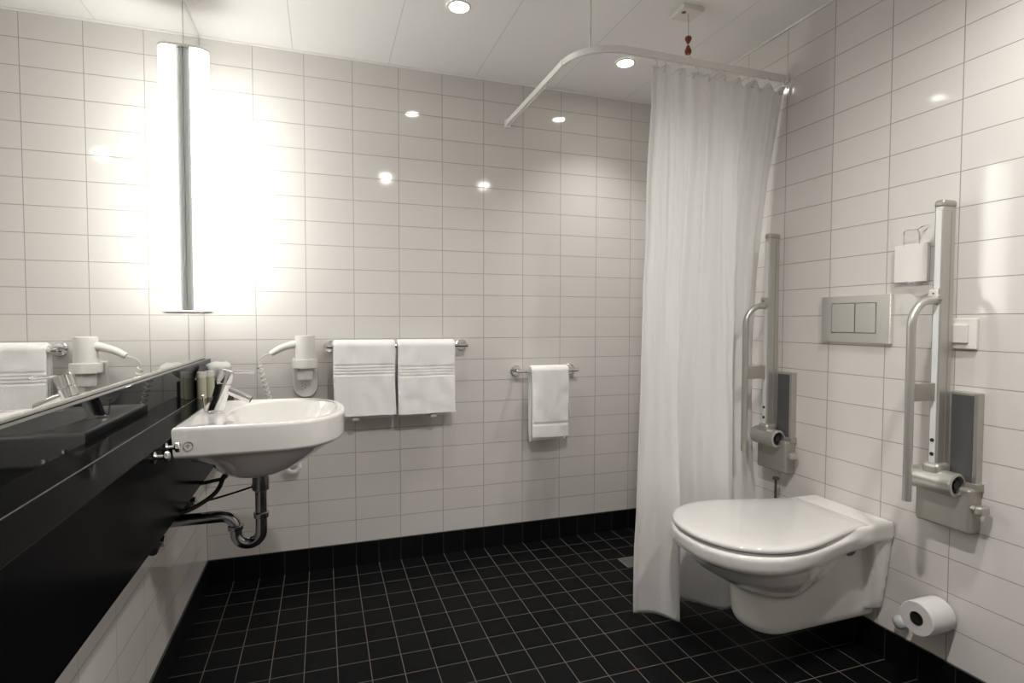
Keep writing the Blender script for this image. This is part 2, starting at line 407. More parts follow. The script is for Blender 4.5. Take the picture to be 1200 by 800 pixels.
# ------------------------------------------------------------------ trap under the basin
t = thing('bottle_trap_pipe', 'dark chrome waste pipe with U-bend under the washbasin', 'drain pipe', (0.285, SY, 0.44))
YX = SY
bm = new(); cyl(bm, (0.287, YX, 0.604), (0.287, YX, 0.655), 0.0235, 28, 0.002); cyl(bm, (0.287, YX, 0.653), (0.287, YX, 0.6615), 0.034, 28); obj('tailpiece', bm, M['chrome_dull'], t)
cx, cz, R1 = 0.252, 0.482, 0.034
path = [V(0.287, YX, 0.60), V(0.287, YX, 0.53), V(0.287, YX, 0.50)]
for k in range(1, 17):
    a = -PI * k / 16; path.append(V(cx + 0.001 + R1 * math.cos(a), YX, cz + R1 * math.sin(a)))
path += [V(0.219, YX, 0.49)]
for k in range(1, 11):
    a = PI / 2 * k / 10; path.append(V(0.179 + 0.040 * math.cos(a), YX, 0.495 + 0.040 * math.sin(a)))
path += [V(0.14, YX, 0.535), V(0.05, YX, 0.535), V(0.004, YX, 0.535)]
bm = new(); tube(bm, path, 0.0165, 20); obj('pipe_bend', bm, M['chrome_dull'], t)
bm = new(); cyl(bm, (0.287, YX, 0.522), (0.287, YX, 0.538), 0.0215, 20, 0.002); obj('union_nut', bm, M['chrome_dull'], t)
bm = new(); cyl(bm, (0.2185, YX, 0.492), (0.2180, YX, 0.506), 0.0215, 20, 0.002); obj('union_nut', bm, M['chrome_dull'], t)
bm = new(); lathe(bm, [(0, 0), (0.036, 0), (0.034, 0.008), (0.022, 0.012), (0.022, 0.03), (0, 0.03)], (0.0005, YX, 0.535), (1, 0, 0)); obj('wall_flange', bm, M['chrome_dull'], t)
bm = new(); tube(bm, smooth_path([(0.272, YX + 0.02, 0.612), (0.20, YX + 0.03, 0.59), (0.12, YX + 0.03, 0.572)], 20), 0.003, 8); cyl(bm, (0.262, YX + 0.018, 0.612), (0.283, YX + 0.012, 0.612), 0.008, 14); obj('linkage_rod', bm, M['chrome_dull'], t)

def angle_valve(y, z, label, hx, hy):
    t = thing('angle_valve', label, 'valve', (0.0, y, z), 'water valves under the washbasin')
    bm = new(); lathe(bm, [(0, 0), (0.026, 0), (0.024, 0.006), (0.011, 0.008), (0.011, 0.05), (0.014, 0.051), (0.014, 0.07), (0, 0.07)], (0.0005, y, z), (1, 0, 0), 24)
    cyl(bm, (0.055, y, z), (0.055, y, z + 0.035), 0.009, 16); obj('valve_body', bm, M['chrome_dull'], t)
    bm = new(); cyl(bm, (0.05, y - 0.012, z - 0.006), (0.05, y - 0.036, z - 0.012), 0.013, 16, 0.002); obj('valve_handle', bm, M['black'], t)
    bm = new(); tube(bm, smooth_path([(0.055, y, z + 0.033), (0.070, y + (hy - y) * 0.1, z + 0.055), (0.13, (y + hy) / 2, 0.598), (0.178, hy, 0.625), (hx, hy, 0.672)], 30), 0.006, 10)
    obj('supply_hose', bm, M['black'], t)
angle_valve(-0.56, 0.52, 'dark water valve with black hose on the wall, far side of the waste pipe', 0.20, -0.69)
angle_valve(-0.93, 0.53, 'dark water valve with black hose on the wall, near side of the waste pipe', 0.20, -0.85)

# two chrome pegs on the panel beside the basin
def peg(y, label):
    bm = new(); lathe(bm, [(0, 0), (0.0125, 0), (0.0125, 0.004), (0.005, 0.008), (0.005, 0.020), (0.0115, 0.024), (0.0115, 0.030), (0.010, 0.032), (0, 0.032)], (0.110, y, 0.804), (1, 0, 0), 24)
    tag(obj('chrome_peg', bm, M['chrome']), label, 'hook', 'chrome pegs beside the washbasin')
peg(-1.082, 'small chrome peg on the black panel, the one touching distance from the basin corner')
peg(-1.178, 'small chrome peg on the black panel, further from the basin corner')

# ------------------------------------------------------------------ toiletries on the ledge
def bottle(x, y, label, h=0.098):
    t = thing('toiletry_bottle', label, 'bottle', (x, y, 0.82), 'small toiletry bottles on the ledge')
    z = 0.82
    bm = new(); lathe(bm, [(0, 0), (0.0145, 0), (0.016, 0.002), (0.016, h * .74), (0.014, h * .79), (0.008, h * .81), (0, h * .81)], (x, y, z), (0, 0, 1), 24); obj('bottle_body', bm, M['liquid'], t)
    bm = new(); lathe(bm, [(0, h * .80), (0.0155, h * .80), (0.0155, h * .98), (0.0145, h), (0, h)], (x, y, z), (0, 0, 1), 24); obj('cap', bm, M['white_plastic'], t)
bottle(0.046, -0.300, 'small pale yellow toiletry bottle with white cap on the ledge, nearer the mirror')
bottle(0.066, -0.262, 'small pale yellow toiletry bottle on the ledge, the one next to the tissue')
t = thing('tissue_holder', 'small black holder with white tissue poking out, on ledge behind the tap', 'tissue box', (0.076, -0.165, 0.82))
obj('holder_box', box(new(), 0.046, 0.108, -0.205, -0.125, 0.82, 0.875, 0.003), M['black'], t)
bm = new()
rows = []
for j in range(15):
    f = j / 14
    row = []
    for i in range(25):
        a = 2 * PI * i / 25
        rr = 0.016 + 0.040 * math.sin(PI * min(1, f * 1.15) * 0.62) + 0.006 * math.sin(3 * a + 5 * f) + 0.004 * math.sin(7 * a - 3 * f)
        if f > 0.85: rr *= 1 - (f - 0.85) * 3.5
        row.append(V(0.076 + rr * 0.75 * math.cos(a) + 0.012 * f, -0.165 + rr * 0.9 * math.sin(a), 0.868 + 0.074 * f + 0.005 * math.sin(2 * a + 1)))
    rows.append(row)
loft(bm, rows); obj('tissue', bm, M['tissue'], t, angle=80)

# ------------------------------------------------------------------ hair dryer on the back wall
t = thing('hair_dryer', 'white hair dryer in a wall holder with coiled cord', 'hair dryer', (0.393, 0, 0.77))
bm = new()
def plate_ring(y, ins):
    cx_, w, zt, zb = 0.394, 0.051 - ins, 0.945 - ins, 0.772 + ins
    pts = [V(cx_ - w, y, zt), V(cx_ + w, y, zt)]
    for k in range(25):
        a = -PI * k / 24; pts.append(V(cx_ + w * math.cos(a), y, zb + w + w * math.sin(a)))
    return pts
loft(bm, [plate_ring(0, 0), plate_ring(-0.018, 0), plate_ring(-0.023, 0.004)]); holder = obj('wall_holder', bm, M['white_plastic'], t)
bm = new(); zc, yc = 0.906, -0.068
lathe(bm, [(0.043, 0), (0.051, 0), (0.052, 0.003), (0.052, 0.035), (0.050, 0.038), (0.043, 0.038), (0.043, 0)], (0.394, yc, zc), (0, 0, 1), 40)
box(bm, 0.352, 0.436, -0.036, -0.018, zc, zc + 0.036, 0.003)
obj('holder_ring', bm, M['white_plastic'], holder)
bm = new()
for dx, dz in ((-0.014, 0.835), (-0.014, 0.822), (-0.002, 0.829), (-0.002, 0.816), (-0.014, 0.809)):
    cyl(bm, (0.394 + dx, -0.0225, dz), (0.394 + dx, -0.0236, dz), 0.0022, 10)
obj('vent_holes', bm, M['black'], holder)
bm = new(); lathe(bm, [(0, -0.05), (0.030, -0.05), (0.032, -0.046), (0.034, 0.0), (0.0395, 0.02), (0.0395, 0.130), (0.037, 0.137), (0, 0.137)], (0.394, yc, zc), (0, 0, 1), 40); obj('dryer_barrel', bm, M['white_plastic'], t)
bm = new(); lathe(bm, [(0.0, -0.052), (0.026, -0.052), (0.026, -0.049), (0, -0.049)], (0.394, yc, zc), (0, 0, 1), 28); obj('nozzle', bm, M['white_plastic2'], t)
bm = new(); tube(bm, smooth_path([(0.375, -0.07, 1.008), (0.345, -0.072, 1.004), (0.30, -0.076, 0.990), (0.262, -0.078, 0.968)], 24), lambda f: 0.0185 - 0.0065 * f, 18); obj('handle', bm, M['white_plastic'], t)
bm = new()
main = smooth_path([(0.262, -0.078, 0.968), (0.235, -0.078, 0.960), (0.216, -0.075, 0.942), (0.215, -0.072, 0.925)], 20)
coilp = smooth_path([(0.215, -0.072, 0.925), (0.232, -0.070, 0.86), (0.252, -0.068, 0.78), (0.275, -0.06, 0.68), (0.298, -0.05, 0.58), (0.316, -0.038, 0.50)], 200)
loop = [V(0.340 - 0.024 * math.cos(a), -0.036, 0.478 - 0.024 * math.sin(a)) for a in [2 * PI * 0.86 * k / 120 for k in range(121)]]
up = smooth_path([loop[-1], (0.365, -0.03, 0.56), (0.385, -0.022, 0.68), (0.394, -0.014, 0.785)], 60)
def coil(p, r, turns):
    out = []; n = len(p)
    for i in range(n):
        d = (p[min(i + 1, n - 1)] - p[max(i - 1, 0)]).normalized(); u, w = V(0, 1, 0), d.cross(V(0, 1, 0)).normalized()
        a = 2 * PI * turns * i / (n - 1); out.append(p[i] + u * r * math.cos(a) + w * r * math.sin(a))
    return out
def resample(p, n):
    L = [0]
    for a, b in zip(p, p[1:]): L.append(L[-1] + (b - a).length)
    out = []; k = 0
    for i in range(n + 1):
        s = L[-1] * i / n
        while k < len(L) - 2 and L[k + 1] < s: k += 1
        f = (s - L[k]) / max(1e-9, L[k + 1] - L[k]); out.append(p[k].lerp(p[k + 1], f))
    return out
tube(bm, main, 0.0028, 8)
tube(bm, coil(resample(coilp, 420), 0.0085, 22), 0.0033, 6)
tube(bm, coil(resample(loop, 420), 0.0085, 19), 0.0024, 6)
tube(bm, up, 0.0026, 6)
obj('coiled_cord', bm, M['white_plastic'], t)

# ------------------------------------------------------------------ towel bars
def towel_bar(x0, x1, fx0, fx1, z, label):
    t = thing('towel_bar', label, 'towel rail', ((x0 + x1) / 2, 0, z), 'chrome towel bars on the back wall')
    bm = new(); cyl(bm, (x0, -0.07, z), (x1, -0.07, z), 0.0085, 20, 0.001); obj('bar', bm, M['chrome'], t)
    for fx in (fx0, fx1):
        bm = new(); lathe(bm, [(0, 0), (0.027, 0), (0.027, 0.008), (0.025, 0.010), (0.0095, 0.011), (0.0095, 0.07), (0, 0.07)], (fx, 0, z), (0, -1, 0), 32)
        obj('mounting', bm, M['chrome'], t)
towel_bar(0.482, 1.103, 0.497, 1.088, 0.993, 'long chrome towel bar behind the washbasin carrying two towels')
towel_bar(1.345, 1.668, 1.362, 1.652, 0.863, 'short chrome towel bar near the curtain carrying one towel')

def towel(x0, x1, z, zf, zb, th, ribs, label, tagx=None, seed=0, band=None, group=None):
    """folded towel over a bar: front leg to zf, back leg to zb"""
    t = thing('folded_towel', label, 'towel', ((x0 + x1) / 2, -0.07, min(zf, zb)), group)
    R = 0.0095
    def layer(xa, xb, zfr, zbk, ri, ro, name, ribs_, sd):
        nx = 44; prof = []
        # centre line param: front bottom -> over -> back bottom, outer then inner side
        outer = []; inner = []
        n1 = 70
        for k in range(n1): outer.append((-0.07 - ro, zfr + (z - zfr) * k / n1))
        for k in range(17):
            a = PI * k / 16; outer.append((-0.07 - ro * math.cos(a), z + ro * math.sin(a)))
        for k in range(1, 31): outer.append((-0.07 + ro, z - (z - zbk) * k / 30))
        for k in range(30, 0, -1): inner.append((-0.07 + ri, z - (z - zbk) * k / 30))
        for k in range(17):
            a = PI - PI * k / 16; inner.append((-0.07 - ri * math.cos(a), z + ri * math.sin(a)))
        for k in range(n1 - 1, -1, -1): inner.append((-0.07 - ri, zfr + (z - zfr) * k / n1))
        prof = outer + inner; no_ = len(outer)
        rings = []
        for i in range(nx + 1):
            f = i / nx; x = xa + (xb - xa) * f; e = min(f, 1 - f)
            rnd = min(1, e / 0.03); rnd = math.sqrt(max(0, 1 - (1 - rnd) ** 2))
            ring = []
            for j, (y, zz) in enumerate(prof):
                dy = 0.0; dz = 0.0; dx = 0.0
                out = j < no_
                mid = -0.07 - (ri + ro) / 2 if y < -0.07 else -0.07 + (ri + ro) / 2
                if zz <= z: y = mid + (y - mid) * (0.25 + 0.75 * rnd)
                else: zz = z + (zz - z) * (0.85 + 0.15 * rnd)
                drop = max(0, z - zz)
                if out and y < -0.07:
                    for rz in ribs_:
                        dy += 0.0034 * math.exp(-((zz - rz) / 0.0030) ** 2)
                    dy -= 0.010 * drop / 0.3 * (0.5 + noise.noise(V(x * 6 + sd, zz * 3, sd)))
                    dy -= 0.004 * noise.noise(V(x * 22 + sd * 3, zz * 14, sd))
                elif y < -0.07: dy -= 0.006 * drop / 0.3
                dx = 0.006 * noise.noise(V(sd * 2 + 5, zz * 5, f * 2)) * drop / 0.2
                dz = 0.004 * noise.noise(V(x * 9 + sd, 3.3, sd)) * min(1, drop / 0.15)
                ring.append(V(x + dx, y + dy, zz + dz))
            rings.append(ring)
        bm = new(); loft(bm, rings); return obj(name, bm, M['terry'], t, angle=75)
    layer(x0 + 0.004, x1 - 0.003, zf + 0.012, zb, R, R + th * 0.5, 'inner_fold', [], seed + 4)
    layer(x0 + 0.002, x1, zf, zb + 0.02, R + th * 0.5 + 0.001, R + th, 'outer_fold', ribs, seed)
    if tagx is not None:
        bm = new(); box(bm, tagx, tagx + 0.026, -0.0925, -0.0905, zf - 0.020, zf + 0.02, 0.0005); obj('care_tag', bm, M['tissue'], t)
    return t
rib1 = [0.912, 0.899, 0.886, 0.873]
G = 'white bath towels on the long bar'
towel(0.506, 0.767, 0.993, 0.692, 0.675, 0.020, [r for r in rib1], 'white folded bath towel on the long bar, the one nearer the hair dryer', 0.585, 1, group=G)
towel(0.777, 1.036, 0.993, 0.690, 0.672, 0.020, [r - 0.012 for r in rib1], 'white folded bath towel on the long bar, the one further from the basin', 0.925, 9, group=G)
towel(1.412, 1.607, 0.863, 0.545, 0.520, 0.019, [0.612, 0.607], 'narrow white hand towel on the short bar near the curtain', None, 17)

# ------------------------------------------------------------------ curtain track and curtain
t = thing('curtain_track', 'white curved shower curtain track hung from the ceiling', 'curtain rail', (1.318, -0.825, 2.045))
TX, TY, TZ = 1.318, -0.825, 2.056; RR = 0.17
pth = [V(TX, -0.002, TZ), V(TX, -0.3, TZ), V(TX, TY + RR, TZ)]
for k in range(1, 17):
    a = PI + PI / 2 * k / 16; pth.append(V(TX + RR + RR * math.cos(a), TY + RR + RR * math.sin(a), TZ))
pth += [V(1.8, TY, TZ), V(W - 0.002, TY, TZ)]
bm = new(); rings = []
for i, p in enumerate(pth):
    d = (pth[min(i + 1, len(pth) - 1)] - pth[max(i - 1, 0)]).normalized(); s = V(d.y, -d.x, 0)
    rings.append([p + s * a + V(0, 0, b) for a, b in ((-0.009, -0.011), (-0.003, -0.011), (-0.003, -0.006), (0.003, -0.006), (0.003, -0.011), (0.009, -0.011), (0.009, 0.011), (-0.009, 0.011))])
loft(bm, rings); obj('track_profile', bm, M['white_metal'], t, angle=30)
bm = new(); cyl(bm, (1.368, -0.775, 2.066), (1.368, -0.775, H - 0.004), 0.0045, 14); cyl(bm, (1.368, -0.775, H - 0.008), (1.368, -0.775, H), 0.014, 20); obj('ceiling_rod', bm, M['white_metal'], t)
obj('wall_bracket', box(new(), TX - 0.014, TX + 0.014, -0.014, 0, TZ - 0.022, TZ + 0.016, 0.002), M['white_metal'], t)
obj('wall_bracket', box(new(), W - 0.014, W, TY - 0.014, TY + 0.014, TZ - 0.018, TZ + 0.016, 0.002), M['white_metal'], t)
obj('joint_sleeve', box(new(), TX - 0.0105, TX + 0.0105, TY + RR - 0.012, TY + RR + 0.012, TZ - 0.0115, TZ + 0.0118, 0.001), M['trim'], t)

t = thing('shower_curtain', 'long white fabric shower curtain hanging in folds behind the toilet', 'curtain', (1.87, -0.83, 0.03))
HK = [0.012, 0.075, 0.19, 0.30, 0.40, 0.50, 0.61, 0.73, 0.86, 0.985]
bu = [0.0, 0.06, 0.13, 0.185, 0.215, 0.25, 0.31, 0.42, 0.52, 0.60, 0.70, 0.80, 0.90, 1.0]
bx = [0.0, 0.07, 0.14, 0.20, 0.222, 0.245, 0.31, 0.42, 0.53, 0.60, 0.70, 0.80, 0.90, 1.0]
by = [-0.838, -0.846, -0.875, -0.932, -0.905, -0.775, -0.745, -0.83, -0.92, -0.90, -0.81, -0.775, -0.785, -0.765]
def top_y(u):
    return TY + 0.009 * math.sin(u * 2 * PI * 7.5 + 0.6) + 0.004 * math.sin(u * 2 * PI * 17 + 1)
def curtain_pt(u, v):
    # v 0 top .. 1 bottom
    zt = 2.026
    gap = min(abs(u - h) for h in HK)
    sag = 0.022 * min(1, gap / 0.055) ** 1.6
    if u > 0.8: sag *= 1.6
    zb = 0.045 - 0.012 * math.sin(u * 5)
    z = (zt - sag * (1 - v) ** 3) * (1 - v) + zb * v
    xl = interp([0, 0.35, 0.7, 1], [1.600, 1.574, 1.548, 1.530], v)
    xr = interp([0, 0.3, 0.7, 1], [2.192, 2.178, 2.168, 2.165], v)
    s = v * v * (3 - 2 * v); s = 0.35 * v + 0.65 * s
    uu = u * (1 - s) + interp(bu, bx, u) * s
    x = xl + (xr - xl) * uu
    yt = top_y(u); yb = interp(bu, by, u)
    y = yt * (1 - s) + yb * s
    mid = math.sin(PI * v)
    drift = u + 0.05 * math.sin(v * 3 + u * 4)
    y += mid * (0.012 * math.sin(drift * 2 * PI * 4.2 + 1.0 + v * 1.2) + 0.004 * math.sin(drift * 2 * PI * 9 + 2 * v)) + 0.030 * mid * u
    b = max(0.0, min(1.0, (u - 0.62) / 0.2)); b = b * b * (3 - 2 * b)
    y += 0.060 * b * math.sin(PI * min(1, v * 1.15)) ** 0.6 if 0 < v < 0.869 else 0
    y += 0.005 * noise.noise(V(u * 12, v * 9, 1.7)) + 0.003 * noise.noise(V(u * 40, v * 14, 4.7))
    x += 0.004 * noise.noise(V(1.5, v * 7, u)) * (1 - u)
    return V(x, y, z)
bm = new(); NU, NV = 260, 150
g = [[bm.verts.new(curtain_pt(i / NU, j / NV)) for i in range(NU + 1)] for j in range(NV + 1)]
for j in range(NV):
    for i in range(NU): bm.faces.new((g[j][i], g[j][i + 1], g[j + 1][i + 1], g[j + 1][i]))
cloth = obj('curtain_cloth', bm, M['curtain'], t, angle=180)
so = cloth.modifiers.new('thickness', 'SOLIDIFY'); so.thickness = 0.0008
bm = new()
hem = [curtain_pt(0.0, j / 80) + V(-0.001, 0, 0) for j in range(81)]
rings = []
for p in hem: rings.append([p + V(-0.0015, -0.002, 0), p + V(0.016, -0.0025, 0), p + V(0.016, 0.0025, 0), p + V(-0.0015, 0.002, 0)])
loft(bm, rings); obj('side_hem', bm, M['curtain'], cloth)
for h in HK:
    p = curtain_pt(h, 0.0)
    bm = new()
    cyl(bm, (p.x, TY, 2.0455), (p.x, TY, 2.040), 0.006, 12)
    tube(bm, smooth_path([(p.x, TY, 2.042), (p.x + 0.004, TY - 0.004, 2.030), (p.x, p.y - 0.004, 2.012), (p.x - 0.003, p.y + 0.002, 2.006), (p.x, p.y + 0.006, 2.014)], 16), 0.0022, 8)
    obj('curtain_hook', bm, M['white_plastic'], t)
for h in (0.075, 0.40, 0.73, 0.975):
    p = curtain_pt(h, 0.004)
    bm = new(); lathe(bm, [(0.004, -0.001), (0.008, -0.001), (0.008, 0.0015), (0.004, 0.0015), (0.004, -0.001)], (p.x, p.y, p.z - 0.012), (0, -1, 0), 20); obj('eyelet', bm, M['chrome'], t)

# ------------------------------------------------------------------ pull-cord alarm on the ceiling
t = thing('ceiling_alarm_pull', 'white ceiling alarm box with red pull toggles on a cord', 'alarm pull', (1.752, -0.80, 2.085))
bm = new(); box(bm, 1.708, 1.796, -0.842, -0.758, H - 0.018, H, 0.003); obj('switch_box', bm, M['white_plastic'], t)
bm = new(); lathe(bm, [(0, 0), (0.008, 0), (0.008, 0.002), (0, 0.002)], (1.728, -0.815, H - 0.0195), (0, 0, 1), 16); obj('indicator', bm, M['red'], t)
bm = new(); cyl(bm, (1.752, -0.81, H - 0.017), (1.752, -0.81, 2.09), 0.0012, 8); tube(bm, smooth_path([(1.752, -0.81, 2.09), (1.765, -0.81, 2.082), (1.775, -0.80, 2.084), (1.783, -0.80, 2.081)], 12), 0.001, 6); obj('cord', bm, M['cord_green'], t)
for zz, fl in ((2.128, 0), (2.090, 1)):
    bm = new(); pr = [(0, 0.0), (0.010, 0.001), (0.0125, 0.008), (0.0115, 0.015), (0.006, 0.027), (0.004, 0.032), (0, 0.032)]
    if not fl: pr = [(r, 0.026 - h * 0.81) for r, h in reversed(pr)]
    lathe(bm, pr, (1.752, -0.81, zz), (0, 0, 1), 20); obj('toggle', bm, M['red'], t)

# ------------------------------------------------------------------ toilet
TC = -1.15
t = thing('toilet', 'white wall-hung toilet with closed lid on the right wall', 'toilet', (1.90, TC, 0.12))
def egg(z, xf, w, xr, wr, xc=1.72, n=72, p=2.15):
    """closed outline: rounded front, straight tapering sides to the rear"""
    pts = []
    for k in range(n + 1):
        a = PI / 2 + PI * k / n       # from +y side round the front (-x) to -y side
        c, s = math.cos(a), math.sin(a)
        pts.append(V(xc + (xc - xf) * (-(abs(c) ** (2 / p))), TC + w * math.copysign(abs(s) ** (2 / p), s), z))
    m = 14; side = []
    for k in range(1, m + 1):
        f = k / m; e = f * f * (3 - 2 * f)
        side.append((xc + (xr - xc) * f, w + (wr - w) * e))
    pts += [V(x, TC - y, z) for x, y in side] + [V(x, TC + y, z) for x, y in reversed(side)]
    return pts
bm = new()
loft(bm, [egg(0.228, 1.785, 0.07, 1.92, 0.07, 1.86), egg(0.243, 1.745, 0.093, 1.93, 0.080, 1.84), egg(0.268, 1.700, 0.125, 1.96, 0.09, 1.82), egg(0.300, 1.640, 0.158, 1.99, 0.10, 1.79),
          egg(0.335, 1.588, 0.184, 2.02, 0.11, 1.77), egg(0.368, 1.556, 0.200, 2.05, 0.12, 1.75), egg(0.382, 1.546, 0.204, 2.08, 0.14), egg(0.388, 1.530, 0.212, 2.1, 0.145), egg(0.400, 1.523, 0.216, 2.12, 0.15), egg(0.432, 1.521, 0.219, 2.15, 0.155), egg(0.441, 1.527, 0.214, 2.15, 0.153)])
# trapway shroud reaching back to the wall
def shroud(z, xf, w):
    pts = []
    for k in range(25):
        a = PI / 2 + PI * k / 24; pts.append(V(xf + w - w * abs(math.cos(a)) ** 0.8 * 1.0, TC + w * math.sin(a), z))
    return pts + [V(2.2025, TC - w, z), V(2.2025, TC + w, z)]
loft(bm, [shroud(0.120, 1.775, 0.068), shroud(0.122, 1.752, 0.082), shroud(0.132, 1.736, 0.091), shroud(0.15, 1.728, 0.094), shroud(0.20, 1.724, 0.095), shroud(0.26, 1.72, 0.095), shroud(0.34, 1.70, 0.095), shroud(0.43, 1.70, 0.097)])
# rear deck
def deck(z, ins):
    y0, y1 = TC - 0.157 + ins, TC + 0.157 - ins
    return [V(1.86, y0 - 0.008, z), V(2.2025, y0, z), V(2.2025, y1, z), V(1.86, y1 + 0.008, z)]
loft(bm, [deck(0.402, 0.006), deck(0.410, 0.0), deck(0.454, 0.0), deck(0.462, 0.005)])
# wall flange that narrows downwards
fl = []
for k in range(12):
    f = k / 11; z = 0.16 + (0.44 - 0.16) * f
    w = 0.118 + 0.037 * f ** 0.7; d = 0.048 + 0.040 * f ** 2.5
    fl.append([V(2.2025 - d, TC - w + 0.012, z), V(2.2025 - d * .4, TC - w, z), V(2.2025, TC - w, z), V(2.2025, TC + w, z), V(2.2025 - d * .4, TC + w, z), V(2.2025 - d, TC + w - 0.012, z)])
loft(bm, fl)
bowl = obj('bowl', bm, M['ceramic'], t, angle=180)
rm = bowl.modifiers.new('fuse', 'REMESH'); rm.mode = 'VOXEL'; rm.voxel_size = 0.006; rm.use_smooth_shade = True
sm = bowl.modifiers.new('soften', 'SMOOTH'); sm.iterations = 8; sm.factor = 0.5
bm = new()
def lid_out(z, ins, xr=2.10):
    return egg(z - 0.0075, 1.524 + ins, 0.218 - ins, xr - ins, 0.150 - ins, 1.74)
loft(bm, [lid_out(0.4495, 0.010), lid_out(0.4500, 0.004), lid_out(0.4545, 0.003), lid_out(0.4550, 0.010)]); obj('seat', bm, M['seat'], t, angle=60)
bm = new()
L_ = [lid_out(0.4570, 0.008), lid_out(0.4580, 0.001), lid_out(0.464, -0.001), lid_out(0.4700, 0.002), lid_out(0.4735, 0.009), lid_out(0.4755, 0.020), lid_out(0.4775, 0.05), lid_out(0.4785, 0.10)]
loft(bm, L_); obj('lid', bm, M['seat'], t, angle=60)
bm = new(); cyl(bm, (2.092, TC - 0.096, 0.378), (2.092, TC - 0.118, 0.378), 0.013, 16, 0.003); obj('fixing_bolt', bm, M['white_plastic'], t)
bm = new(); cyl(bm, (2.082, TC - 0.092, 0.372), (2.082, TC - 0.099, 0.372), 0.028, 24); obj('fixing_recess', bm, M['dark_pad'], t)

# ------------------------------------------------------------------ flush plate
t = thing('flush_plate', 'satin silver dual flush plate on the wall above the toilet', 'flush plate', (W, -1.15, 1.03))
def slab_yz(bm, x0, x1, y0, y1, z0, z1, b): return box(bm, x0, x1, y0, y1, z0, z1, b)
bm = new()
fy0, fy1, fz0, fz1 = -1.277, -1.021, 1.034, 1.194
oy0, oy1, oz0, oz1 = -1.232, -1.062, 1.066, 1.170
for a in ((fy0, oy0, fz0, fz1), (oy1, fy1, fz0, fz1), (oy0, oy1, fz0, oz0), (oy0, oy1, oz1, fz1)):
    slab_yz(bm, W - 0.013, W, a[0], a[1], a[2], a[3], 0.0)
bmesh.ops.remove_doubles(bm, verts=bm.verts, dist=0.0001)
obj('frame', bm, M['alu'], t, smooth=False)
obj('flush_button', slab_yz(new(), W - 0.0145, W - 0.002, -1.153, oy1 - 0.002, oz0 + 0.002, oz1 - 0.002, 0.0015), M['alu'], t)
obj('flush_button', slab_yz(new(), W - 0.0145, W - 0.002, oy0 + 0.002, -1.156, oz0 + 0.002, oz1 - 0.002, 0.0015), M['alu'], t)
obj('edge_bevel', box(new(), W - 0.0145, W - 0.001, fy0 - 0.005, fy0, fz0, fz1, 0.001), M['alu_trim'], t)

